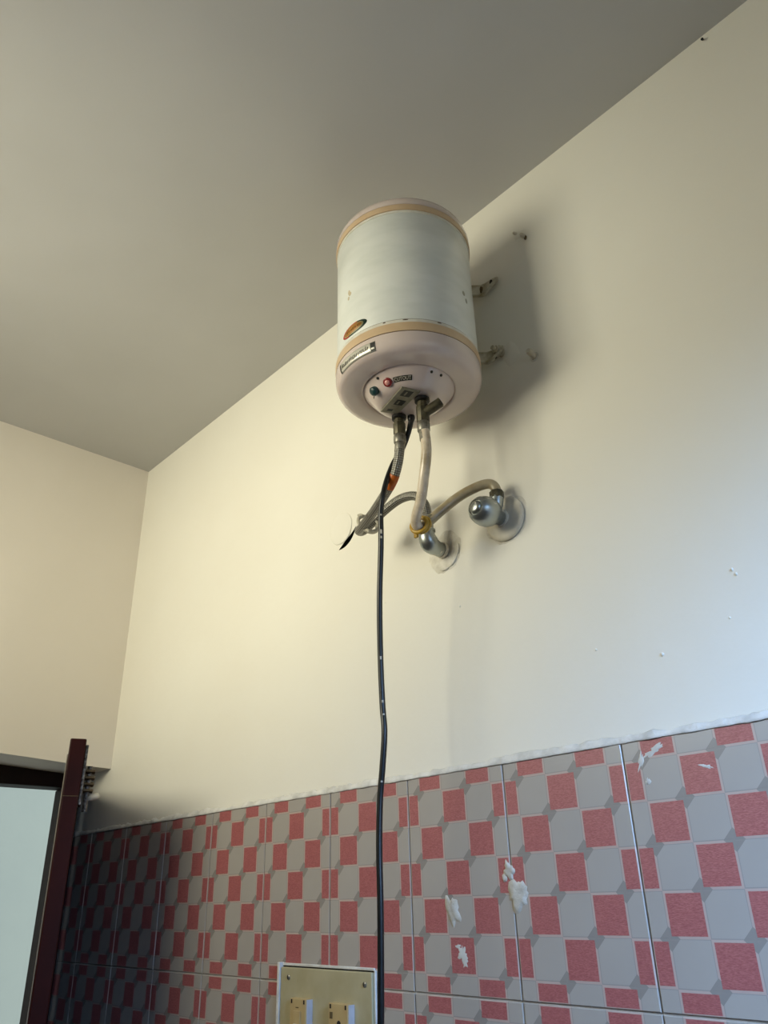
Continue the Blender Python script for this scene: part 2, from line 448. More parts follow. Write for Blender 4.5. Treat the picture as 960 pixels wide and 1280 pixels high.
# ---- white cement bead along the top of the tiles
def bead():
    b = bmesh.new(); rows = []
    n = 420; sec = [(-.0002, .0085), (-.0016, .0078), (-.0034, .0050), (-.0050, .0012), (-.0052, -.0014), (-.0044, -.0026)]
    for k in range(n + 1):
        x = XL + .002 + (XR - XL - .004) * k / n
        a = noise.noise(Vector((x * 9, 3, 0))); c = noise.noise(Vector((x * 38, 9, 0))); d = noise.noise(Vector((x * 90, 5, 2)))
        row = []
        for q, (y, z) in enumerate(sec):
            zz = z * (1 + .4 * a + .45 * c) + (.0025 * a + .0022 * d if q < 2 else 0)
            yy = y * (1 + .25 * c + .2 * d) - (.0003 if q else 0)
            row.append(b.verts.new((x, yy - .0008, TT + zz + .0008 * d)))
        rows.append(row)
    for A, B in zip(rows, rows[1:]):
        for q in range(len(sec) - 1): b.faces.new((A[q], A[q + 1], B[q + 1], B[q]))
        b.faces.new((A[-1], A[0], B[0], B[-1]))
    b.faces.new(rows[0]); b.faces.new(rows[-1])
    bmesh.ops.recalc_face_normals(b, faces=b.faces[:])
    return b
struct(obj('trim_1', bead(), 'caulk', smooth=True), 'rough white cement bead along the top of the tiles', 'trim')

# ---- small paint bumps on the wall
def blob(cx, cz, rx, rz, h, seed, y=0.0, n=28, rings=5, rag=.35, rot=0.0, flat=1.0):
    b = bmesh.new(); R = []
    top = b.verts.new((cx, y - h, cz))
    for q in range(1, rings + 1):
        t = q / rings; row = []
        for k in range(n):
            a = 2 * math.pi * k / n
            f = 1 + rag * noise.noise(Vector((math.cos(a) * 1.6 + seed, math.sin(a) * 1.6, seed * 1.7))) + rag * .5 * noise.noise(Vector((math.cos(a) * 5 + seed, math.sin(a) * 5, seed)))
            ux, uz = rx * f * t * math.cos(a), rz * f * t * math.sin(a)
            hh = h * (1 - t ** (3 * flat)) * (1 + .35 * noise.noise(Vector((ux * 90, uz * 90, seed)))) if q < rings else 0
            row.append(b.verts.new((cx + ux * math.cos(rot) - uz * math.sin(rot), y - hh, cz + ux * math.sin(rot) + uz * math.cos(rot))))
        R.append(row)
    for k in range(n): b.faces.new((top, R[0][(k + 1) % n], R[0][k]))
    for A, B in zip(R, R[1:]):
        for k in range(n): b.faces.new((A[k], A[(k + 1) % n], B[(k + 1) % n], B[k]))
    bmesh.ops.recalc_face_normals(b, faces=b.faces[:])
    if b.faces[0].normal.y > 0: bmesh.ops.reverse_faces(b, faces=b.faces[:])
    return b
for s, (x, z, r) in enumerate(((1.7383, 1.984, .003), (1.742, 1.977, .0028), (1.529, 1.9297, .0026), (1.6254, 1.9008, .0032), (1.2837, 2.0617, .0026), (1.722, 1.925, .002), (1.10, 2.12, .0018))):
    obj('paint_bump', blob(x, z, r * .7, r * .85, r * .6, s, n=12, rings=3), 'wall', wall_back, smooth=True)
# plaster scars round the heater fixings
obj('plaster_scar', blob(1.4475, 2.494, .018, .024, .0022, 31), 'wall', wall_back, smooth=True)
obj('plaster_scar', blob(1.498, 2.745, .012, .011, .002, 37), 'wall', wall_back, smooth=True)

# ---- doorway: frame and the leaf standing open, seen edge on
HINGE = Vector((-.158, -.0445)); FREE = Vector((.541, -.3165)); LZ = 1.923
door = thing('door_1', (HINGE.x, HINGE.y, 0), 'dark maroon wooden door standing open in its frame', 'door', kind='structure')
obj('frame_head', box(-.238, -.165, -.855, -.002, 1.922, 1.9755, .003), 'dark_wood', door)
obj('frame_jamb', box(-.238, -.165, -.050, -.0062, 0, 1.9215, .003), 'dark_wood', door)
obj('frame_jamb', box(-.238, -.165, -.855, -.785, 0, 1.9215, .003), 'dark_wood', door)
d2 = (FREE - HINGE).normalized(); nrm2 = Vector((-d2.y, d2.x))      # nrm2 points to the heater wall
LEN = (FREE - HINGE).length
def local_box(u0, u1, n0, n1, z0, z1, bev=0.0):
    b = box(u0, u1, n0, n1, z0, z1, bev)
    for v in b.verts:
        p = HINGE + d2 * v.co.x + nrm2 * v.co.y; v.co = Vector((p.x, p.y, v.co.z))
    return b
def lp(u, n, z):
    p = HINGE + d2 * u + nrm2 * n; return Vector((p.x, p.y, z))
leaf = obj('door_leaf', local_box(0, LEN, -.0145, .016, .01, LZ, .0025), 'maroon', door)
obj('leaf_facing', local_box(.002, LEN - .004, -.0165, -.0146, .015, LZ - .03, .0005), 'laminate', leaf)
obj('lipping_joint', local_box(LEN - .002, LEN + .0006, -.0135, .0155, 1.815, 1.8162), 'brass_dull', leaf)
# tower bolt on the face towards the tiles
bolt = obj('bolt_plate', local_box(LEN - .045, LEN - .004, .0162, .0215, 1.80, 1.912, .001), 'old_steel', leaf)
bolt2 = bolt
obj('bolt_rod', tube([lp(LEN - .03, .03, 1.79), lp(LEN - .03, .03, 1.875)], .005, 10), 'old_steel', leaf, smooth=True, angle=40)
for z in (1.826, 1.838, 1.850, 1.862):
    obj('bolt_guide', local_box(LEN - .046, LEN - .014, .0216, .041, z, z + .0045, .001), 'brass_dull', leaf)
obj('bolt_knob', lathe([(0, -.012), (.005, -.011), (.0068, -.004), (.0068, .004), (.005, .011), (0, .012)], lp(LEN - .03, .043, 1.818), (nrm2.x, nrm2.y, .25), 14), 'peg', leaf, smooth=True)

# ================================================================== water heater
HX, HY = 1.3467, -.1631
heater = thing('water_heater', (HX, HY, 2.362), 'cylindrical white water heater with tan bands and pinkish end caps on the wall', 'water heater')
def rev(prof, seg=96): return lathe([(r, z) for r, z in prof], (HX, HY, 0), (0, 0, 1), seg)
obj('shell', rev([(.1195, 2.44), (.1212, 2.4425), (.1212, 2.6765), (.1195, 2.679)]), 'enamel', heater, smooth=True, angle=50)
obj('lower_lip', rev([(.119, 2.4365), (.1226, 2.4368), (.1226, 2.4425), (.1218, 2.4432), (.119, 2.4432)]), 'lip', heater, smooth=True, angle=40)
obj('lower_band', rev([(.119, 2.4195), (.1238, 2.4198), (.1242, 2.422), (.1242, 2.434), (.1236, 2.4362), (.119, 2.4364)]), 'tan', heater, smooth=True, angle=50)
obj('lower_seam', rev([(.118, 2.4185), (.1231, 2.4186), (.1231, 2.4197), (.118, 2.4197)]), 'seam', heater, smooth=True, angle=40)
obj('lip_seam', rev([(.119, 2.4433), (.1217, 2.4434), (.1217, 2.4442), (.119, 2.4443)]), 'seam_grey', heater, smooth=True, angle=40)
obj('upper_lip', rev([(.119, 2.6765), (.1222, 2.6768), (.1226, 2.679), (.1222, 2.6815), (.119, 2.6818)]), 'lip', heater, smooth=True, angle=50)
obj('upper_band', rev([(.119, 2.6819), (.1234, 2.6822), (.1238, 2.684), (.1238, 2.6925), (.1234, 2.6945), (.119, 2.6946)]), 'tan', heater, smooth=True, angle=50)
obj('upper_cap', rev([(.119, 2.6947), (.1236, 2.6949), (.1236, 2.703), (.121, 2.712), (.112, 2.7185), (.09, 2.722), (0, 2.724)]), 'cap', heater, smooth=True, angle=60)
LID = [(.119, 2.4184), (.1236, 2.4182), (.1238, 2.408), (.1232, 2.401), (.1212, 2.3950), (.1175, 2.3905), (.112, 2.3878), (.105, 2.3868), (.082, 2.3868), (.0785, 2.3876), (.077, 2.390),
       (.0755, 2.3885), (.0725, 2.3850), (.068, 2.3800), (.0625, 2.3738), (.0575, 2.3690), (.0525, 2.3655), (.047, 2.3636), (.04, 2.3628), (0, 2.3626)]
lid = obj('lower_cap', rev(LID), 'cap', heater, smooth=True, angle=70)
def rad_at(z, part):
    seq = LID[1:8] if part == 'side' else LID[11:19]
    for (r0, z0), (r1, z1) in zip(seq, seq[1:]):
        if z1 <= z <= z0: return r1 + (r0 - r1) * (z - z1) / (z0 - z1 + 1e-9)
    return seq[0][0] if z > seq[0][1] else seq[-1][0]
def on_heater(az, z, eps, part='shell'):
    r = .1212 if part == 'shell' else rad_at(z, part)
    # step out along the local surface normal
    if part == 'shell': nr, nz = 1, 0
    else:
        dr = rad_at(z + .0005, part) - rad_at(z - .0005, part); l = math.hypot(dr, .001); nr, nz = .001 / l, -dr / l
    r += eps * nr; a = math.radians(az)
    return Vector((HX + r * math.cos(a), HY + r * math.sin(a), z + eps * nz))
def patch(poly_uv, fmap, th=0.0006, sub=0):
    """polygon grid in (u,v): list of rows of points -> curved thin sheet with thickness"""
    b = bmesh.new(); rows_o = [[b.verts.new(fmap(u, v, th)) for u, v in row] for row in poly_uv]
    for A, B in zip(rows_o, rows_o[1:]):
        for k in range(len(A) - 1): b.faces.new((A[k], A[k + 1], B[k + 1], B[k]))
    # skirt back to the surface
    per = rows_o[0] + [r[-1] for r in rows_o[1:]] + rows_o[-1][-2::-1] + [r[0] for r in rows_o[-2:0:-1]]
    uvp = poly_uv[0] + [r[-1] for r in poly_uv[1:]] + poly_uv[-1][-2::-1] + [r[0] for r in poly_uv[-2:0:-1]]
    lowv = [b.verts.new(fmap(u, v, -.0002)) for u, v in uvp]
    for k in range(len(per)):
        q = (k + 1) % len(per)
        try: b.faces.new((per[k], per[q], lowv[q], lowv[k]))
        except ValueError: pass
    bmesh.ops.recalc_face_normals(b, faces=b.faces[:])
    return b
def rect_uv(u0, u1, v0, v1, nu=16, nv=4, skew=0.0):
    return [[(u0 + (u1 - u0) * k / nu, v0 + (v1 - v0) * j / nv + skew * (k / nu)) for k in range(nu + 1)] for j in range(nv + 1)]
def disc_uv(cu, cv, ru, rv, n=32, rings=3, f0=0.0, a0=0, a1=360):
    return [[(cu + ru * (f0 + (1 - f0) * j / rings) * math.cos(math.radians(a0 + (a1 - a0) * k / n)), cv + rv * (f0 + (1 - f0) * j / rings) * math.sin(math.radians(a0 + (a1 - a0) * k / n))) for k in range(n + 1)] for j in range(rings + 1)]
def fan(cu, cv, ru, rv, fmap, th, n=36, a0=0, a1=360):
    b = bmesh.new(); c = b.verts.new(fmap(cu, cv, th)); R = []
    full_ = abs(a1 - a0) >= 360
    for f in (.5, 1.0):
        R.append([b.verts.new(fmap(cu + ru * f * math.cos(math.radians(a0 + (a1 - a0) * k / n)), cv + rv * f * math.sin(math.radians(a0 + (a1 - a0) * k / n)), th)) for k in range(n if full_ else n + 1)])
    R.append([b.verts.new(fmap(cu + ru * math.cos(math.radians(a0 + (a1 - a0) * k / n)), cv + rv * math.sin(math.radians(a0 + (a1 - a0) * k / n)), -.0002)) for k in range(n if full_ else n + 1)])
    mmax = n if full_ else n
    for k in range(mmax):
        q = (k + 1) % n if full_ else k + 1
        b.faces.new((c, R[0][k], R[0][q]))
        for A, B in zip(R, R[1:]): b.faces.new((A[k], B[k], B[q], A[q]))
    bmesh.ops.recalc_face_normals(b, faces=b.faces[:])
    return b
shell_map = lambda u, v, e: on_heater(u, v, e, 'shell')
side_map = lambda u, v, e: on_heater(u, v, e, 'side')
boss_map = lambda u, v, e: on_heater(u, v, e, 'boss')
# oval badge: dark green rim running to red at the left, cream line, gold field
OC = (-91.0, 2.4597)
badge = obj('oval_badge', fan(OC[0], OC[1], 14.2, .0105, shell_map, .0006), 'st_green', heater, smooth=True)
obj('badge_red_tip', patch(disc_uv(OC[0], OC[1], 14.25, .01055, n=20, rings=2, f0=.72, a0=125, a1=245), shell_map, .0008), 'st_red', badge)
obj('badge_orange_rim', patch(disc_uv(OC[0], OC[1], 14.2, .0105, n=16, rings=2, f0=.76, a0=70, a1=125), shell_map, .0008), 'orange', badge)
obj('badge_cream_line', fan(OC[0] - .6, OC[1], 11.6, .0082, shell_map, .0009), 'st_cream', badge, smooth=True)
obj('badge_gold_field', fan(OC[0] - 1.2, OC[1] + .0006, 10.4, .0070, shell_map, .0011), 'st_gold', badge, smooth=True)
gold_marks = bmesh.new()
for k, (w, h, dz) in enumerate(((1.6, .0034, 0), (1.1, .0044, .0003), (1.8, .003, -.0003), (1.0, .0046, .0004), (1.5, .0032, 0), (1.2, .004, .0002))):
    u = OC[0] - 8.2 + k * 2.55
    add(gold_marks, patch(rect_uv(u, u + w, OC[1] - h / 2 + dz + .0005, OC[1] + h / 2 + dz + .0005, 2, 2), shell_map, .0013))
obj('badge_lettering', gold_marks, plain('badge_lettering_brown', rgb(112, 72, 14), .5), badge)
# silver name strip on the lower cap with worn dark lettering
strip = obj('name_strip', patch(rect_uv(-109.5, -69.5, 2.3935, 2.4095, 28, 6), side_map, .0006), 'silver', heater, smooth=True)
marks = bmesh.new(); u = -107.0
rnd = random.Random(5)
hs = [.0115, .0085, .006, .0075, .0065, .0058, .0066, .0085, .006, .009, .007, .0062, .0090, .006, .008, .0065, .0095, .0075]
for k, h in enumerate(hs):
    w = rnd.uniform(.75, 1.5)
    z0 = 2.3985 + rnd.uniform(-.0006, .0006) - (.0015 if k in (9, 12) else 0)
    # each glyph: an upright and a slanted stroke
    add(marks, patch([[(u + .25 * t * 3, z0 + h * t * .72), (u + .6 + .25 * t * 3, z0 + h * t * .72)] for t in (0, .33, .66, 1)], side_map, .0009))
    add(marks, patch([[(u + .3 + w * t, z0 + .0012 + .002 * math.sin(3 * t + k)), (u + .3 + w * t, z0 + .0030 + .002 * math.sin(3 * t + k))] for t in (0, .33, .66, 1)], side_map, .0009))
    u += w + .62
obj('strip_lettering', marks, 'print_dark', strip)
ends = patch(rect_uv(-73.6, -69.6, 2.3945, 2.4085, 4, 5), side_map, .0008)
obj('strip_end_block', ends, 'print_dark', strip)
obj('strip_end_block', patch(rect_uv(-109.3, -107.6, 2.3938, 2.4088, 3, 5), side_map, .0008), 'print_dark', strip)
obj('strip_emblem', patch(rect_uv(-73.0, -70.4, 2.397, 2.3995, 3, 2), side_map, .0010), 'silver', strip)
# indicator lamp, thermostat plug, CUTOUT label on the raised centre of the lower cap
def boss_frame(az, z):
    p = on_heater(az, z, 0, 'boss'); n = (on_heater(az, z, .01, 'boss') - p).normalized(); return p, n
p, n = boss_frame(-78.3, 2.3738)
lamp = obj('indicator_lamp', lathe([(.0074, -.003), (.0078, .0005), (.0075, .0026), (.0064, .0034), (.0046, .0030)], p, n, 28), 'red', heater, smooth=True, angle=50)
obj('lamp_lens', lathe([(.0047, .0026), (.0043, .0040), (.0028, .0050), (0, .0054)], p, n, 24), 'lens', lamp, smooth=True)
p, n = boss_frame(-106.5, 2.3745)
plug = obj('thermostat_plug', lathe([(.0072, -.003), (.0078, .002), (.0078, .0062), (.0062, .0082), (0, .0086)], p, n, 24), 'green', heater, smooth=True, angle=50)
obj('plug_tab', tube([p + n * .002 + Vector((0, 0, -.004)), p + n * .003 + Vector((-.003, .001, -.013))], .0009, 8), 'old_steel', plug)
lab = obj('cutout_label', patch(rect_uv(-68.6, -40.2, 2.3705, 2.3768, 18, 4, .0002), boss_map, .0006), 'print_dark', heater)
fc = bpy.data.curves.new('cutout', 'FONT'); fc.body = 'CUTOUT'; fc.size = 1.0; fc.align_x = 'LEFT'; fc.resolution_u = 2
fo = bpy.data.objects.new('cutout', fc); COL.objects.link(fo)
bpy.context.view_layer.update()
fm = bpy.data.meshes.new_from_object(fo.evaluated_get(bpy.context.evaluated_depsgraph_get()))
bt = bmesh.new(); bt.from_mesh(fm)
bpy.data.objects.remove(fo); bpy.data.curves.remove(fc); bpy.data.meshes.remove(fm)
xs = [v.co.x for v in bt.verts]; ys = [v.co.y for v in bt.verts]
ax, bx_, ay, by = min(xs), max(xs), min(ys), max(ys)
for v in bt.verts:
    tu = (v.co.x - ax) / (bx_ - ax); tv = (v.co.y - ay) / (by - ay)
    v.co = boss_map(-67 + 25.2 * tu, 2.3716 + .0042 * tv + .0002 * tu, .0010)
obj('label_lettering', bt, 'print_light', lab)
# small screws round the raised centre
for az, z in ((-90, 2.3840), (-14, 2.3838), (1.5, 2.3846)):
    p, n = boss_frame(az, z)
    obj('cap_screw', lathe([(.0022, -.001), (.0024, .0012), (.0012, .002), (0, .0021)], p, n, 12), 'print_dark', heater, smooth=True)
# rating plate stuck on the flat of the boss
def flat_poly(pts, z0, z1):
    b = bmesh.new()
    A = [b.verts.new((HX + x, HY + y, z0)) for x, y in pts]; B = [b.verts.new((HX + x, HY + y, z1)) for x, y in pts]
    b.faces.new(A); b.faces.new(B[::-1])
    for k in range(len(pts)): b.faces.new((A[k - 1], A[k], B[k], B[k - 1]))
    bmesh.ops.recalc_face_normals(b, faces=b.faces[:])
    return b
def qmap(s, t):   # corners of the plate, s along the long side
    A, B, C_, D = Vector((-.044, -.026)), Vector((.030, -.047)), Vector((.041, -.016)), Vector((-.030, .000))
    return (A * (1 - s) + B * s) * (1 - t) + (D * (1 - s) + C_ * s) * t
def qpoly(s0, s1, t0, t1): return [tuple(qmap(s, t)) for s, t in ((s0, t0), (s1, t0), (s1, t1), (s0, t1))]
rp = obj('rating_plate', flat_poly(qpoly(0, 1, 0, 1), 2.3604, 2.3628), 'plate', heater)
obj('plate_print', add(add(flat_poly(qpoly(.36, .56, .30, .78), 2.3600, 2.3604), flat_poly(qpoly(.72, .94, .22, .72), 2.3600, 2.3604)),
    flat_poly(qpoly(.08, .16, .25, .55), 2.3600, 2.3604)), 'print_dark', rp)
obj('plate_symbol', add(flat_poly(qpoly(.40, .52, .42, .50), 2.3597, 2.36), flat_poly(qpoly(.76, .9, .38, .46), 2.3597, 2.36)), 'plate', rp)
# inlet (left) and outlet (right) fittings
def fitting(x, y, zt, zb, kind):
    g = obj('pipe_gasket', lathe([(.0105, 0), (.0125, -.001), (.0125, -.006), (.009, -.0075)], (x, y, 2.3625), (0, 0, 1), 28), 'flange_black', heater, smooth=True, angle=40)
    body = lathe([(.0085, 2.357), (.0085, 2.349), (.0105, 2.347), (.0105, zb + .017), (.0095, zb + .015), (.0095, zb + .012)], (x, y, 0), (0, 0, 1), 10)
    obj('pipe_fitting', body, 'fitting', heater, smooth=True, angle=30)
fitting(1.3110, -.154, 2.36, 2.310, 0)
fitting(1.3735, -.161, 2.36, 2.300, 1)
# drain / relief nozzle that sticks out of the right fitting
obj('relief_nozzle', tube([Vector((1.3755, -.1605, 2.3325)), Vector((1.391, -.1545, 2.3395)), Vector((1.4045, -.149, 2.3455))], .0085, 14), 'fitting', heater, smooth=True, angle=40)
obj('nozzle_bore', tube([Vector((1.402, -.150, 2.3443)), Vector((1.4052, -.1487, 2.3458))], .0058, 14), 'flange_black', heater)
obj('cable_gland', lathe([(.0062, 2.3628), (.0066, 2.3600), (.0058, 2.3545), (.0048, 2.353)], (1.3243, -.1380, 0), (0, 0, 1), 16), 'black', heater, smooth=True, angle=40)
# chips and rust marks
for az, z, ru, rv, sd in ((9.5, 2.536, 1.9, .0048, 1), (12.8, 2.524, 1.5, .0052, 2)):
    obj('chipped_spot', fan(az, z, ru, rv, shell_map, .0002, n=14), plain('grey_chip', rgb(160, 160, 142), .6), heater)
for az, z, ru, rv in ((-96.3, 2.545, 1.3, .005), (-95, 2.540, 1.8, .004), (-97, 2.533, 1.2, .004)):
    obj('rust_stain', fan(az, z, ru, rv, shell_map, .0002, n=14), plain('pale_rust', rgb(204, 190, 160), .6), heater)
for az, w in ((-46, 2.6), (-62, 1.4), (-20, 2.2)):
    obj('rust_chip', fan(az, 2.4412, w * .8, .0009, lambda u, v, e: on_heater(u, v, e + .0014, 'shell'), .0004, n=12), 'seam', heater)
# wall brackets: a strap across the back with ears reaching past the side
def strap(plan, z, th):
    """plan: (x, y, z_low, z_high) stations; a bent steel strip of thickness th"""
    b = bmesh.new(); R = []
    for x, y, zl, zh in plan: R.append([b.verts.new(q) for q in ((x, y, z + zl), (x, y, z + zh), (x, y + th, z + zh), (x, y + th, z + zl))])
    for A, B in zip(R, R[1:]):
        for k in range(4): b.faces.new((A[k], A[(k + 1) % 4], B[(k + 1) % 4], B[k]))
    b.faces.new(R[0]); b.faces.new(R[-1]); bmesh.ops.recalc_face_normals(b, faces=b.faces[:])
    return b
def bracket(z, kind):
    if kind == 0: half = [(0.035, -.046, -.0145, .0145), (1.392 - HX, -.0245, -.0145, .0145), (1.404 - HX, -.0125, -.0145, .0140), (1.412 - HX, -.0105, -.0145, .0135), (1.436 - HX, -.0100, -.0035, .0125), (1.4435 - HX, -.0100, .001, .0095)]
    else: half = [(0.035, -.046, -.0135, .0135), (1.394 - HX, -.0265, -.0135, .0135), (1.4045 - HX, -.0160, -.0135, .0125), (1.4155 - HX, -.0130, -.0125, .0120), (1.434 - HX, -.0120, -.004, .0115), (1.4405 - HX, -.0120, .0, .009)]
    plan = [(HX - dx, y, a, c) for dx, y, a, c in half[::-1]] + [(HX + dx, y, a, c) for dx, y, a, c in half]
    br = obj('wall_bracket', strap(plan, z, .0028), 'bracket', heater)
    for s in (-1, 1):
        # folded lower lip of the strap
        lip = strap([(HX + s * dx, y - .0065, a - .0001, a + .0022) for dx, y, a, c in half[1:]], z, .0067)
        obj('bracket_lip', lip, 'bracket', br)
        x = HX + s * (1.4285 - HX)
        if kind == 0:
            obj('bracket_hole', prism([(x + .0034 * math.cos(q), z + .0052 + .0062 * math.sin(q)) for q in [2 * math.pi * k / 14 for k in range(14)]], -.0110, -.0102), 'hole', br)
            obj('bracket_rust', blob(x - s * .0240, z + .001, .0055, .009, .0008, 3 + s, -.0131, n=16, rings=3), 'rust', br)
        else:
            obj('bracket_washer', lathe([(.0095, .0), (.0105, -.0008), (.0105, -.002), (.009, -.0028)], (x, -.0125, z + .003), (0, 1, 0), 20), 'bracket', br)
            obj('bracket_bolt', hexnut((x, -.0190, z + .003), (0, 1, 0), .0075, .0075), 'bracket', br)
            obj('bolt_shank', lathe([(.0042, 0), (.0042, -.007), (.003, -.008)], (x, -.0220, z + .003), (0, 1, 0), 12), 'bracket', br)
            obj('bracket_hole', prism([(x - s * .007 + .004 * math.cos(q), z - .0075 + .003 * math.sin(q)) for q in [2 * math.pi * k / 12 for k in range(12)]], -.0138, -.0126), 'hole', br)
            obj('bolt_anchor', lathe([(.007, 0), (.007, -.0092)], (x, -.0001, z + .003), (0, 1, 0), 14), 'bracket', br)
bracket(2.663, 0)
bracket(2.5015, 1)

# ================================================================== hoses, ties, cable
bp = [(1.3110, -.154, 2.3250), (1.3105, -.154, 2.3080), (1.3046, -.153, 2.2793), (1.2844, -.148, 2.2516), (1.2376, -.135, 2.2322), (1.1894, -.118, 2.2251), (1.1573, -.106, 2.2235), (1.1375, -.096, 2.2262), (1.1350, -.084, 2.2305),
      (1.1534, -.077, 2.2425), (1.1801, -.070, 2.2598), (1.2126, -.062, 2.2726), (1.2426, -.055, 2.2695), (1.2586, -.048, 2.2509), (1.2625, -.045, 2.2239), (1.2610, -.045, 2.2035)]
braid = thing('braided_hose', (1.2610, -.045, 2.2035), 'grey braided steel hose looping from heater to the lower left elbow', 'hose')
path = catmull(bp, 12)
obj('hose_sleeve', tube(path, .0083, 18), 'braid', braid, smooth=True)
obj('hose_nut', lathe([(.0098, 2.3085), (.0105, 2.310), (.0105, 2.3225), (.0098, 2.324)], (1.3108, -.154, 0), (0, 0, 1), 12), 'nickel', braid, smooth=True, angle=30)
obj('hose_ferrule', tube(catmull([(1.3107, -.154, 2.312), (1.3103, -.154, 2.304), (1.3082, -.1535, 2.294)], 6), .0086, 16), 'nickel', braid, smooth=True, angle=50)
obj('orange_tape', tube(path[33:41], .0088, 18), 'orange', braid, smooth=True, angle=50)
obj('hose_nut', hexnut((1.2608, -.045, 2.2050), (0, 0, 1), .0105, .013, 8), 'nickel', braid)

wp = [(1.3738, -.161, 2.3120), (1.3755, -.161, 2.2967), (1.3759, -.16, 2.2596), (1.3631, -.155, 2.2231), (1.3438, -.145, 2.1912), (1.3225, -.136, 2.1710), (1.3150, -.127, 2.1625), (1.3135, -.113, 2.1645), (1.3327, -.085, 2.1962), (1.3568, -.064, 2.2204), (1.3837, -.047, 2.2333), (1.4004, -.038, 2.234), (1.4078, -.033, 2.2248), (1.4080, -.032, 2.2099)]
plast = thing('plastic_hose', (1.408, -.032, 2.21), 'cloudy white plastic hose from heater bent up to the right elbow', 'hose')
path = catmull(wp, 12)
M['stained_hose'] = hose_stained()
obj('hose_tube', tube(path[:84], .0084, 18), 'plastic_hose', plast, smooth=True)
obj('stained_hose_end', tube(path[83:], .0084, 18), 'stained_hose', plast, smooth=True)
obj('hose_nut', lathe([(.0098, 2.2985), (.0105, 2.300), (.0105, 2.3140), (.0098, 2.3155)], (1.3737, -.161, 0), (0, 0, 1), 12), 'nickel', plast, smooth=True, angle=30)
obj('hose_ferrule', tube(catmull([(1.3738, -.161, 2.302), (1.3748, -.161, 2.290), (1.3754, -.161, 2.2815)], 6), .0086, 16), 'nickel', plast, smooth=True, angle=50)
obj('hose_nut', hexnut((1.4080, -.032, 2.2120), (0, 0, 1), .0118, .015, 8), 'fitting', plast)
# faded print on the hose
obj('hose_print', tube([p_ + Vector((-.0012, -.0012, .0012)) for p_ in path[88:92]], .0081, 12), plain('faded_print', rgb(120, 112, 90), .5), plast)

def ring(c, axis, r, tr, seg=40, squash=1.0):
    ax = Vector(axis).normalized(); e1 = ax.orthogonal().normalized(); e2 = ax.cross(e1)
    return tube([Vector(c) + e1 * r * math.cos(2 * math.pi * k / seg) + e2 * r * squash * math.sin(2 * math.pi * k / seg) for k in range(seg)], tr, 10, closed=True)
tie = thing('wire_tie', (1.157, -.092, 2.21), 'grey white wire tie binding the braided hose bend', 'tie')
tcen = Vector((1.1572, -.092, 2.2335)); tax = Vector((.95, -.15, .38)).normalized()
e_a = tax.orthogonal().normalized()
obj('tie_loop', ring(tcen, tax, .0200, .0034, squash=.98), 'white_tie', tie, smooth=True)
obj('tie_loop', ring(tcen + Vector((.004, -.002, -.001)), (.9, -.35, .42), .0200, .0030, squash=.98), 'white_tie', tie, smooth=True)
obj('tie_end', tube(catmull([tcen + Vector((-.004, -.008, .016)), tcen + Vector((-.009, -.010, .019)), tcen + Vector((-.013, -.012, .0185))], 6), .0028, 8), 'white_tie', tie, smooth=True)
obj('tie_end', tube(catmull([tcen + Vector((.004, -.012, -.016)), tcen + Vector((.015, -.014, -.021)), tcen + Vector((.019, -.014, -.027))], 6), .0026, 8), 'white_tie', tie, smooth=True)
yt = thing('plastic_tie', (1.317, -.125, 2.155), 'yellow plastic tie ring round the white hose bend', 'tie')
yc = Vector((1.3150, -.1215, 2.1650))
obj('tie_loop', ring(yc, (.30, -.80, .10), .0135, .0036), 'yellow', yt, smooth=True)
obj('tie_loop', ring(yc + Vector((.001, .005, .001)), (.35, -.80, .05), .0138, .0032), 'yellow', yt, smooth=True)
obj('tie_tail', box(yc.x - .010, yc.x - .003, yc.y - .004, yc.y + .001, yc.z - .021, yc.z - .011, .001), 'yellow', yt)

cp = [(1.3243, -.138, 2.3550), (1.3153, -.137, 2.335), (1.2993, -.137, 2.3106), (1.2855, -.146, 2.2849), (1.2835, -.160, 2.2499), (1.2813, -.168, 2.2188), (1.2745, -.168, 2.1891), (1.2675, -.163, 2.1353), (1.2526, -.155, 2.0466), (1.2407, -.145, 1.9607), (1.2373, -.14, 1.8881), (1.2402, -.14, 1.8462), (1.2341, -.14, 1.7957), (1.2274, -.14, 1.7522), (1.2237, -.14, 1.6888), (1.2238, -.14, 1.6184), (1.2224, -.14, 1.5519), (1.22, -.14, 1.4801), (1.2128, -.137, 1.4277), (1.195, -.128, 1.345), (1.15, -.105, 1.275), (1.085, -.075, 1.262), (1.035, -.04, 1.31), (1.015, -.028, 1.36), (1.006, -.024, 1.395)]
cpath = catmull(cp, 10)
cable = thing('power_cable', (1.0, -.024, 1.40), 'black power cable hanging from the heater down past the switchboard', 'cable')
obj('cable_sheath', tube(cpath, .0046, 12), 'cable', cable, smooth=True)
for k0, L_ in ((61, 1), (66, 2), (68, 1), (99, 1), (103, 1), (124, 1), (90, 1)):
    pt = cpath[k0]; nx = cpath[k0 + L_]
    pm = (pt + nx) / 2 + Vector((.0030, -.0022, 0))
    obj('paint_splash', tube([pm + (nx - pt) * -.3, pm + (nx - pt) * .3], .0017, 6), 'splash', cable)

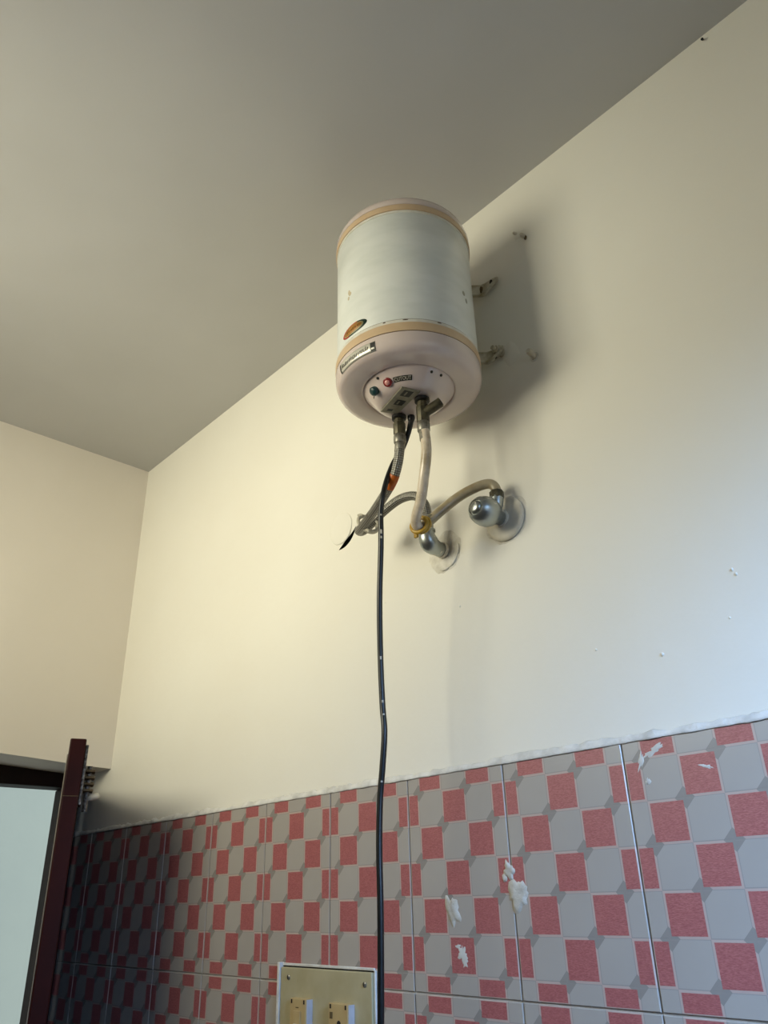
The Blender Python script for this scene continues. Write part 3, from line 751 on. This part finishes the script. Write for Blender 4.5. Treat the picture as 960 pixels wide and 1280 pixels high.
# ================================================================== pipe elbows at the wall
el1 = thing('pipe_elbow', (1.2585, 0, 2.172), 'small chromed pipe elbow turned upward below the yellow tie', 'pipe elbow')
e1p = catmull([(1.2585, -.004, 2.1705), (1.2590, -.022, 2.1705), (1.2595, -.038, 2.1735), (1.2602, -.0462, 2.184), (1.2605, -.0465, 2.1975)], 8)
obj('elbow_body', tube(e1p, .0138, 22, rfun=lambda t: .0130 + .0034 * math.exp(-((t - .62) / .22) ** 2)), 'chrome', el1, smooth=True, angle=60)
obj('elbow_collar', tube([Vector((1.2588, -.0130, 2.1705)), Vector((1.2588, -.0060, 2.1705))], .0142, 22), 'peg', el1, smooth=True, angle=40)
obj('elbow_mouth', lathe([(.0128, 2.1940), (.0138, 2.1945), (.0138, 2.1985), (.0120, 2.1992)], (1.2606, -.045, 0), (0, 0, 1), 22), 'chrome', el1, smooth=True, angle=40)
obj('wall_flange', blob(1.2575, 2.171, .0375, .0375, .004, 21, 0, n=40, rings=6, rag=.16, flat=1.8), 'plaster', el1, smooth=True)
obj('flange_crack', tube(catmull([(1.2575 + .034 * math.cos(math.radians(a)), -.0022, 2.171 + .034 * math.sin(math.radians(a))) for a in range(-115, 20, 15)], 4), .0017, 6, rfun=lambda t: .0008 + .002 * abs(math.sin(9 * t))), 'plaster', el1)

el2 = thing('ball_elbow', (1.3975, 0, 2.180), 'large rounded chromed ball elbow fed by the curved plastic hose', 'pipe elbow')
ex, ez = 1.3960, 2.1810
ball = lathe([(.0105, -.003), (.0112, -.0100), (.0125, -.0130), (.0132, -.022), (.0155, -.0275), (.0205, -.0335), (.0238, -.0415), (.0248, -.0500), (.0240, -.0580), (.0212, -.0668), (.0160, -.0735), (.0132, -.0752), (.0126, -.0728), (.0112, -.0728), (.0106, -.0770), (.006, -.0792), (0, -.0796)], (ex, 0, ez), (0.0, 1, 0.0), 40)
obj('elbow_body', ball, 'chrome', el2, smooth=True, angle=60)
obj('elbow_outlet', tube(catmull([(1.400, -.032, ez + .004), (1.4055, -.032, ez + .016), (1.4078, -.032, ez + .0275)], 6), .0112, 20), 'chrome', el2, smooth=True, angle=60)
obj('elbow_collar', lathe([(.0125, -.003), (.0150, -.0035), (.0150, -.0125), (.0128, -.0135)], (ex, 0, ez), (0, 1, 0), 24), 'peg', el2, smooth=True, angle=40)
obj('wall_flange', lathe([(.012, -.0100), (.020, -.0098), (.0335, -.0085), (.0375, -.0075), (.0388, -.0050), (.0388, -.0022), (.0375, -.0006)], (1.3985, 0, 2.1815), (0, 1, 0), 48), 'peg', el2, smooth=True, angle=50)
obj('flange_plaster', blob(1.3990, 2.1805, .0425, .0425, .0014, 27, 0, n=40, rings=5, rag=.2), 'plaster', el2, smooth=True)

# plaster patch that has lifted away from an old pipe hole
def lifted_disc():
    b = lathe([(0, -.0016), (.020, -.0016), (.0335, -.0014), (.0352, -.0008), (.0356, .0002)], (.9715, 0, 2.3195), (0, 1, 0), 40)
    for v in b.verts:
        d = (v.co.x - .9715) * .7 - (v.co.z - 2.3195) * .7
        v.co.y -= max(0, d) * .03
        v.co.x += .0010 * noise.noise(v.co * 60); v.co.z += .0012 * noise.noise(v.co * 50 + Vector((4, 0, 0)))
    return b
tag(obj('plaster_plug', lifted_disc(), 'wall', smooth=True, angle=60), 'round cream plaster plug coming loose over a dark hole in the wall', 'plaster patch')

# ================================================================== pegs and small fixings on the wall
peg = thing('wall_peg', (1.4945, 0, 2.459), 'short white painted peg sticking out right of the lower bracket', 'peg')
obj('peg_shaft', lathe([(.0052, 0), (.0055, -.006), (.0055, -.019), (.0045, -.0215), (0, -.022)], (1.4945, 0, 2.459), (-.12, 1, -.05), 16), 'peg', peg, smooth=True, angle=50)
obj('peg_socket', ring((1.4945, -.0005, 2.459), (0, 1, 0), .0072, .0016, 20), 'plaster', peg, smooth=True)
obj('peg_gap', lathe([(.0068, -.0003), (.0068, -.0008)], (1.4945, 0, 2.459), (0, 1, 0), 16), 'hole', peg)
wp_ = thing('wall_plug', (1.5045, 0, 2.731), 'broken screw plug beside the top of the heater shadow', 'wall plug')
obj('plug_stub', lathe([(.0042, 0), (.0045, -.006), (.003, -.0105), (0, -.011)], (1.5070, 0, 2.7315), (-.1, 1, .1), 12), 'peg', wp_, smooth=True, angle=50)
obj('plug_stub', lathe([(.0030, 0), (.0034, -.006), (.002, -.0085), (0, -.009)], (1.4920, 0, 2.7505), (.2, 1, .1), 12), 'peg', wp_, smooth=True, angle=50)
obj('plug_hole', prism([(1.5105 + .003 * math.cos(q), 2.7265 + .0055 * math.sin(q)) for q in [2 * math.pi * k / 12 for k in range(12)]], -.0012, -.0001), 'rust', wp_)
nl = thing('rusty_nail', (1.8938, 0, 2.866), 'tiny dark rusty nail just under the ceiling', 'nail')
obj('nail_shank', tube([Vector((1.8938, -.0001, 2.866)), Vector((1.8942, -.006, 2.861))], .0014, 8), 'rust', nl)
obj('nail_head', lathe([(.0022, 0), (.0022, -.0014)], (1.8942, -.006, 2.861), (0, 1, .3), 10), 'hole', nl)

# cement lumps and paint smears stuck on the tiles
YT = -TH + .0003
tag(obj('cement_lump', blob(1.2309, 1.6080, .0135, .0190, .0026, 3.3, YT, rot=.25, rag=.7, flat=1.8), 'cement', smooth=True), 'smaller whitish cement lump stuck on a red tile square', 'cement patch')
lump = blob(1.3565, 1.6265, .0185, .0215, .0032, 8.1, YT, rot=-.5, rag=.7, flat=1.8)
add(lump, blob(1.3440, 1.6555, .0085, .0120, .0028, 5.2, YT, rot=.5, rag=.7, flat=1.6)); add(lump, blob(1.3350, 1.6470, .0055, .0065, .0024, 2.2, YT))
tag(obj('cement_lump', lump, 'cement', smooth=True), 'larger whitish cement lump spread over a tile joint', 'cement patch')
sm = blob(1.2460, 1.5500, .0105, .0150, .0008, 9.4, YT, rag=1.1)
add(sm, blob(1.2385, 1.5600, .006, .004, .0007, 4.4, YT, rag=1.1)); add(sm, blob(1.2500, 1.5420, .006, .008, .0007, 6.4, YT, rag=1.0))
tag(obj('paint_smear', sm, 'splash', smooth=True), 'thin pale smear on the red square below the smaller cement lump', 'smear')
sm = blob(1.5900, 1.7830, .0165, .0045, .0009, 1.4, YT, rag=1.0, rot=.35)
add(sm, blob(1.5720, 1.7740, .0040, .0140, .0009, 2.9, YT, rag=1.0, rot=-.3)); add(sm, blob(1.5770, 1.7480, .004, .007, .0012, 7.7, YT, rag=.8))
tag(obj('paint_smear', sm, 'splash', smooth=True), 'pale smear in the tile corner under the cement bead', 'smear')
tag(obj('paint_smear', blob(1.6580, 1.7560, .0110, .0028, .0008, 3.9, YT, rag=1.0, rot=-.3), 'splash', smooth=True), 'short pale streak across the edge of an upper red square', 'smear')

# ================================================================== switchboard
bx0, bx1, bz1, bz0 = .822, 1.060, 1.5225, 1.335
YB = -.0125
sb = thing('switchboard', (.941, 0, bz0), 'cream plastic switchboard with a switch and a socket set in the tiles', 'switchboard')
obj('board_plate', box(bx0, bx1, YB, -.0050, bz0, bz1, .0015), 'board', sb)
obj('board_surround', add(add(add(box(bx0 - .008, bx0 - .0008, -.0150, -.0048, bz0 - .006, bz1 + .007, .001), box(bx1 + .0008, bx1 + .004, -.0085, -.0048, bz0 - .006, bz1 + .003, .001)),
    box(bx0 - .0008, bx1 + .0008, -.0085, -.0048, bz1 + .002, bz1 + .006, .001)), box(bx0 - .0008, bx1 + .0008, -.0085, -.0048, bz0 - .006, bz0 - .001, .001)), 'caulk', sb)
obj('board_gap', box(bx0 - .0007, bx1 + .0007, -.0070, -.0047, bz1 + .0001, bz1 + .0019), 'hole', sb)
for x, z in ((.8455, 1.5080), (1.0440, 1.5060), (.8455, 1.350), (1.0440, 1.350)):
    s_ = obj('board_screw', lathe([(.0042, 0), (.0042, -.0012), (.003, -.0022), (0, -.0024)], (x, YB + .0002, z), (0, 1, 0), 16), 'nickel', sb, smooth=True, angle=40)
    obj('screw_slot', box(x - .0005, x + .0005, YB - .0026, YB - .0022, z - .0028, z + .0028), 'hole', s_)
def module(x0, x1, z0, z1):
    mo = obj('module_body', box(x0, x1, YB - .0130, YB + .0003, z0, z1, .0012), 'module', sb)
    obj('module_side', box(x1 + .0002, x1 + .0016, YB - .0115, YB + .0003, z0 + .001, z1 - .001, .0003), 'module_side', mo)
    for x in (x0 + .005, x1 - .005):
        obj('module_notch', box(x - .0018, x + .0018, YB - .0134, YB - .0124, z1 - .0075, z1 - .0015, .0003), 'hole', mo)
    return mo
m1 = module(.8680, .9115, 1.395, 1.4800)
obj('switch_rocker', prism([(.8800, 1.463), (.8995, 1.463), (.8995, 1.412), (.8800, 1.412)], YB - .0155, YB - .0128, .0008), 'module', m1)
def lever():
    b = box(.8815, .8945, YB - .027, YB - .0150, 1.4180, 1.4460, .002)
    for v in b.verts: v.co.z += (v.co.y - YB + .015) * .7
    return b
obj('switch_lever', lever(), 'print_light', m1)
obj('switch_mark', box(.8845, .8925, YB - .0133, YB - .0129, 1.4665, 1.4680), 'rust', m1)
m2 = module(.9705, 1.0175, 1.385, 1.4790)
for x, z, r in ((.9965, 1.4520, .0046), (.9965, 1.4290, .0042), (.9850, 1.4120, .0035), (1.0060, 1.4120, .0035)):
    obj('socket_hole', lathe([(r, 0), (r, -.0006)], (x, YB - .0128, z), (0, 1, 0), 16), 'hole', m2)
obj('socket_mark', box(.9740, .9810, YB - .0134, YB - .0129, 1.4580, 1.4670), 'rust', m2)
pl_ = thing('cable_plug', (1.0, -.0256, 1.385), 'black plug on the heater cable in the lower part of the socket', 'plug')
obj('plug_body', box(.983, 1.010, YB - .040, YB - .0134, 1.378, 1.404, .004), 'black', pl_)
